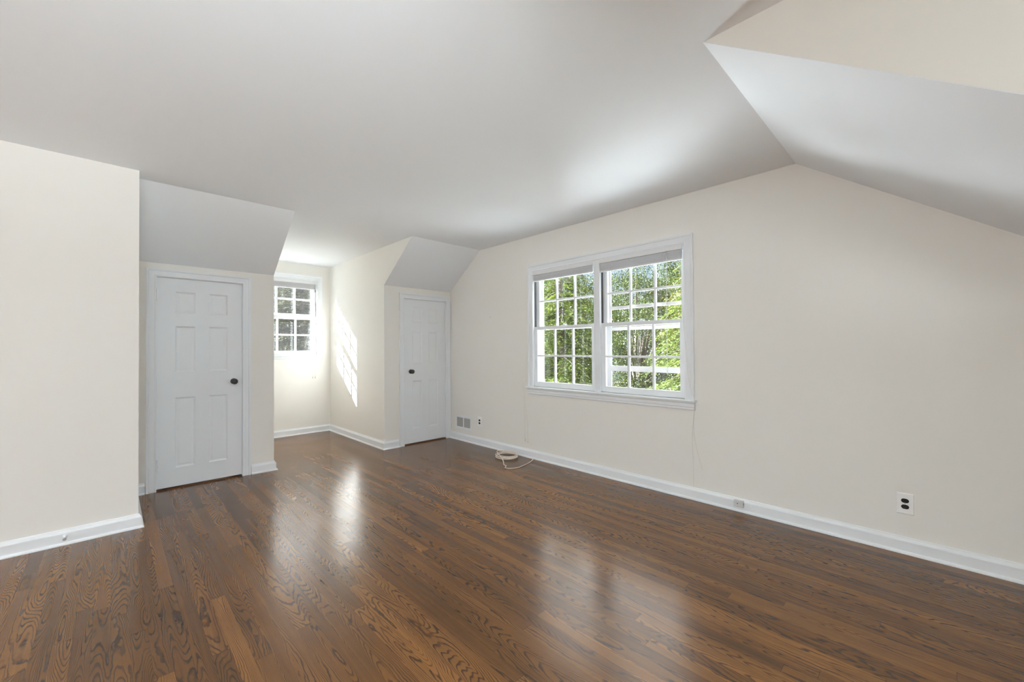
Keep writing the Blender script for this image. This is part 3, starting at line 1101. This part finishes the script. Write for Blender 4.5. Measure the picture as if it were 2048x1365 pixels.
vent = empty('air_vent', (W, 4.324, 0.239), R(-90))
tag(vent, 'white wall air vent with two grey slatted grilles above the baseboard', 'vent')
vw, vh = 0.164, 0.083
bm = bmesh.new()
for a, b, c, d in ((-vw, vw, vh - 0.022, vh), (-vw, vw, -vh, -vh + 0.022), (-vw, -vw + 0.022, -vh + 0.022, vh - 0.022), (vw - 0.022, vw, -vh + 0.022, vh - 0.022), (-0.009, 0.009, -vh + 0.022, vh - 0.022)):
    box(bm, a, b, -0.008, 0.0, c, d)
finish('frame', bm, M_TRIM, vent, bevel=0.0015)
bm = bmesh.new()
box(bm, -vw + 0.02, vw - 0.02, -0.001, 0.0, -vh + 0.02, vh - 0.02)
finish('duct_shade', bm, M_SHADE, vent)  # flat dark sheet painted as the shade behind the louvres
for s in (-1, 1):
    bm = bmesh.new()
    a, b = sorted((s * 0.009, s * (vw - 0.022)))
    n = 19
    for k in range(n):
        c = a + (b - a) * (k + 0.5) / n
        box(bm, c - 0.0022, c + 0.0022, -0.006, -0.0012, -vh + 0.022, vh - 0.022)
    g = finish('grille', bm, M_GRILLE, vent)
    g['label'] = 'grey upright louvres'

jack = empty('phone_jack', (W - 0.017, 1.014, 0.037), R(-90))
tag(jack, 'small grey white phone jack box fixed on the baseboard', 'phone jack')
bm = bmesh.new()
box(bm, -0.031, 0.031, -0.026, 0.0, 0.0, 0.050)
finish('housing', bm, M_JACK, jack, bevel=0.003)
bm = bmesh.new()
lathe(bm, [(0, 0.004), (0.001, 0.0035), (0.0012, 0.0)], (-0.006, -0.026, 0.027), (0, -1, 0), 12)
finish('screw', bm, M_TRACK, jack)
bm = bmesh.new()
box(bm, 0.0305, 0.0315, -0.018, -0.008, 0.018, 0.034)
finish('socket', bm, M_TRACK, jack)

nail = empty('nail', (W, 3.781, 1.590), R(-90))
tag(nail, 'tiny dark nail in the wall left of the double window', 'nail')
bm = bmesh.new()
lathe(bm, [(0, 0.0018), (0.008, 0.0018), (0.008, 0.0042), (0.0095, 0.0042), (0.0095, 0.0)], (0, 0, 0), (0, -1, 0), 10)
finish('shaft', bm, M_RUBBER, nail)

stop = empty('door_stop', (-0.205, YB - 0.017, 0.052))
tag(stop, 'small white door stop screwed to the left baseboard', 'door stop')
bm = bmesh.new()
lathe(bm, [(0, 0.0), (0, 0.011), (0.004, 0.010), (0.007, 0.006), (0.050, 0.0045), (0.050, 0.0)], (0, 0, 0), (0, -1, 0), 16)
finish('stem', bm, M_TRIM, stop, 40)
bm = bmesh.new()
lathe(bm, [(0.048, 0.0), (0.048, 0.0075), (0.060, 0.0085), (0.066, 0.007), (0.067, 0.0)], (0, 0, 0), (0, -1, 0), 16)
t_ = finish('rubber_tip', bm, M_RUBBER, stop, 40)
t_['label'] = 'grey rubber tip'

# coil of cable lying on the floor against the baseboard
CR = 0.0042
pts = []
cc = Vector((3.143, 3.330))
for k in range(5 * 14):
    t = k / 14
    a = 2 * math.pi * t + 2.2
    rr = 0.118 + 0.008 * math.sin(t * 2.7) + 0.004 * math.sin(t * 9.1)
    off = Vector((0.006 * math.sin(t * 1.9), 0.008 * math.cos(t * 1.3)))
    pts.append((cc.x + off.x + rr * math.cos(a) * 0.93, cc.y + off.y + rr * math.sin(a) * 1.05, CR + 0.0006 + 0.0070 * t + 0.004 * math.sin(a) * (t / 5)))
pts += [(3.030, 3.300, 0.026), (2.975, 3.205, 0.012), (2.905, 3.120, 0.0052), (2.890, 3.070, 0.0048), (2.845, 3.040, 0.0048), (2.850, 2.985, 0.0048), (2.930, 2.945, 0.0048), (3.060, 2.965, 0.0048), (3.190, 3.005, 0.006), (3.276, 3.040, 0.022)]
bm = bmesh.new()
tube(bm, catmull(pts, 5), CR, 8)
cable = finish('cable_coil', bm, M_CABLE, None, 60)
tag(cable, 'coiled ivory cable lying on the floor against the baseboard', 'cable')


# ------------------------------------------------------------------ outside: ground and trees
GZ = -2.9
bm = bmesh.new()
n = 40
for i in range(n):
    for j in range(n):
        def gp(a, b):
            x, y = -6 + 46 * a / n, -8 + 48 * b / n
            return (x, y, GZ + 0.15 * math.sin(x * 0.7) * math.cos(y * 0.5))
        bm.faces.new([bm.verts.new(gp(a, b)) for a, b in ((i, j), (i + 1, j), (i + 1, j + 1), (i, j + 1))])
ground = finish('ground', bm, M_GROUND)
tag(ground, 'leaf strewn ground outside below the windows', 'ground', kind='structure')


def quads_object(name, V, mat, parent):
    """V: (n,4,3) array of separate quads"""
    n = len(V)
    me = bpy.data.meshes.new(name)
    me.vertices.add(n * 4)
    me.vertices.foreach_set('co', V.reshape(-1).astype(np.float32))
    me.loops.add(n * 4)
    me.loops.foreach_set('vertex_index', np.arange(n * 4, dtype=np.int32))
    me.polygons.add(n)
    me.polygons.foreach_set('loop_start', np.arange(0, n * 4, 4, dtype=np.int32))
    me.polygons.foreach_set('loop_total', np.full(n, 4, dtype=np.int32))
    me.update(calc_edges=True)
    me.materials.append(mat)
    return link(bpy.data.objects.new(name, me), parent)


def norm(a):
    return a / np.maximum(1e-9, np.linalg.norm(a, axis=-1, keepdims=True))


def conifer(loc, h, rad, seed, mat, label, zmin=0.12, nb=260, leaflet=0.062):
    rng = np.random.default_rng(seed)
    root = empty('hemlock_tree', loc)
    tag(root, label, 'tree', 'trees outside the windows')
    bm = bmesh.new()
    tube(bm, [(0, 0, 0), (0.05, 0.02, h * 0.4), (0.0, 0.06, h * 0.8), (0, 0.05, h)], [0.17, 0.12, 0.05, 0.01], 8)
    quads = []
    bmb = bm
    for b in range(nb):
        f = zmin + (0.97 - zmin) * rng.random() ** 0.9
        z0 = h * f
        L = rad * (1 - f) ** 0.65 * rng.uniform(0.65, 1.1)
        az = rng.uniform(0, 2 * math.pi)
        out = np.array([math.cos(az), math.sin(az), 0.0])
        side = np.array([-math.sin(az), math.cos(az), 0.0])
        rise = rng.uniform(-0.05, 0.25)
        ts = np.linspace(0.12, 1.0, max(5, int(L / 0.11)))
        cen = out[None] * (L * ts)[:, None] + np.array([0, 0, 1.0])[None] * (z0 + L * (rise * ts - 0.42 * ts ** 2))[:, None]
        cen[:, :] += side[None] * (0.08 * L * np.sin(ts * 3 + rng.uniform(0, 6)))[:, None]
        if b % 3 == 0:
            q = cen[:: max(1, len(cen) // 4)]
            tube(bmb, [tuple(p) for p in q], [0.016 * (1 - i / len(q)) + 0.003 for i in range(len(q))], 4)
        # side twigs at each station, each a flat spray of leaflets
        for i, t in enumerate(ts):
            for s in (-1, 1):
                tl = (0.16 + 0.42 * math.sin(math.pi * min(1, t * 0.9 + 0.08))) * min(1.0, L) * rng.uniform(0.6, 1.1)
                k = max(3, int(tl / 0.034))
                u = np.linspace(0.05, 1, k)
                d = norm(out * 0.75 + side * s * rng.uniform(0.5, 1.0) + np.array([0, 0, -0.30 + rng.uniform(-0.25, 0.2)]))
                p = cen[i][None] + d[None] * (tl * u)[:, None] + np.array([0, 0, -0.25])[None] * (tl * u ** 2)[:, None]
                ll = leaflet * (1.05 - 0.5 * u) * rng.uniform(0.8, 1.3, k)
                for ss in (-1, 1):
                    nrm = norm(np.array([0, 0, 1.0])[None] + rng.normal(0, 0.45, (k, 3)))
                    ld = norm(d[None] * 0.8 + np.cross(d, [0, 0, 1.0])[None] * ss * 0.8 + rng.normal(0, 0.22, (k, 3)))
                    wv = norm(np.cross(ld, nrm)) * (ll * 0.20)[:, None]
                    tip = p + ld * ll[:, None]
                    mid = p + ld * (ll * 0.5)[:, None]
                    quads.append(np.stack([p, mid + wv, tip, mid - wv], 1))
    V = np.concatenate(quads)
    quads_object('foliage', V, mat, root)
    finish('trunk', bmb, M_BARK, root, 60)
    return root


def leafy(loc, h, crown, seed, mat, label, nclump=70, per=150, leaf=0.085, name='leafy_tree'):
    """broadleaf tree: trunk, branches and clumps of leaves; crown = (cx, cy, cz, rx, ry, rz) about the base"""
    rng = np.random.default_rng(seed)
    root = empty(name, loc)
    tag(root, label, 'tree', 'trees outside the windows')
    cx, cy, cz, rx, ry, rz = crown
    bm = bmesh.new()
    tube(bm, [(0, 0, 0), (cx * 0.2, cy * 0.2 + 0.1, cz * 0.5), (cx * 0.8, cy * 0.8, cz), (cx, cy, cz + rz * 0.8)], [0.20, 0.15, 0.09, 0.02], 8)
    quads = []
    bmb = bm
    base = np.array([cx * 0.7, cy * 0.7, cz - rz * 0.6])
    for c in range(nclump):
        d = norm(rng.normal(0, 1, 3))
        rr = rng.uniform(0.35, 1.0) ** 0.6
        p = np.array([cx + d[0] * rx * rr, cy + d[1] * ry * rr, cz + d[2] * rz * rr])
        if c % 2 == 0:
            m_ = (base + p) / 2 + np.array([0, 0, 0.25 * rz * 0.3])
            tube(bmb, [tuple(base), tuple(m_), tuple(p)], [0.05, 0.028, 0.006], 4)
        sz = rng.uniform(0.25, 0.5) * min(rx, ry, rz) * 0.75
        off = rng.normal(0, 1, (per, 3)) * np.array([sz, sz, sz * 0.6])
        q = p[None] + off * 0.7
        ld = norm(rng.normal(0, 1, (per, 3)) + np.array([0, 0, -0.5]))
        nr = norm(np.array([0, 0, 0.8])[None] + rng.normal(0, 0.6, (per, 3)))
        ll = leaf * rng.uniform(0.6, 1.3, per)
        wv = norm(np.cross(ld, nr)) * (ll * 0.36)[:, None]
        mid = q + ld * (ll * 0.45)[:, None]
        quads.append(np.stack([q, mid + wv, q + ld * ll[:, None], mid - wv], 1))
    quads_object('foliage', np.concatenate(quads), mat, root)
    finish('trunk', bmb, M_BARK, root, 60)
    return root


# beyond the gable window
conifer((7.9, 6.35, GZ), 7.5, 1.75, 11, M_HEM, 'sunlit hemlock filling the lower left panes of the double window', nb=430)
conifer((7.9, 3.0, GZ), 6.6, 1.75, 12, M_HEM, 'yellow green hemlock low behind the right half of the double window', nb=430)
leafy((10.5, 3.9, GZ), 7.5, (0, 0, 4.8, 1.0, 1.0, 1.9), 14, M_MAPLE, 'yellow leaved tree behind the right edge of the double window', 60, 300, 0.05)
leafy((13.0, 7.2, GZ), 9.0, (0, 0, 4.3, 1.5, 1.5, 3.0), 15, M_OAK, 'green broadleaf tree with sky gaps in the upper panes of the double window', 112, 560, 0.05)
conifer((12.6, 11.2, GZ), 8.4, 2.1, 13, M_PINE, 'taller dark green conifer behind the left half of the double window', nb=340, leaflet=0.11)
leafy((18.0, 7.5, GZ), 11.0, (0, 0, 4.7, 1.8, 2.0, 3.7), 16, M_OAK, 'large green broadleaf tree far behind the right half of the double window', 105, 460, 0.075)
leafy((17.6, 12.7, GZ), 12.0, (0, 0, 4.8, 2.2, 2.0, 3.8), 18, M_OAK, 'large green broadleaf tree far behind the middle of the double window', 105, 460, 0.075)
# beyond the alcove window, against the light
conifer((3.9, 12.6, GZ), 7.2, 2.1, 21, M_GREY, 'grey green conifer straight behind the alcove window', nb=330, leaflet=0.11)
leafy((5.4, 18.5, GZ), 10.0, (0, 0, 4.6, 2.8, 2.3, 3.6), 23, M_GREY, 'tall backlit tree far beyond the alcove window', 150, 260, 0.13)
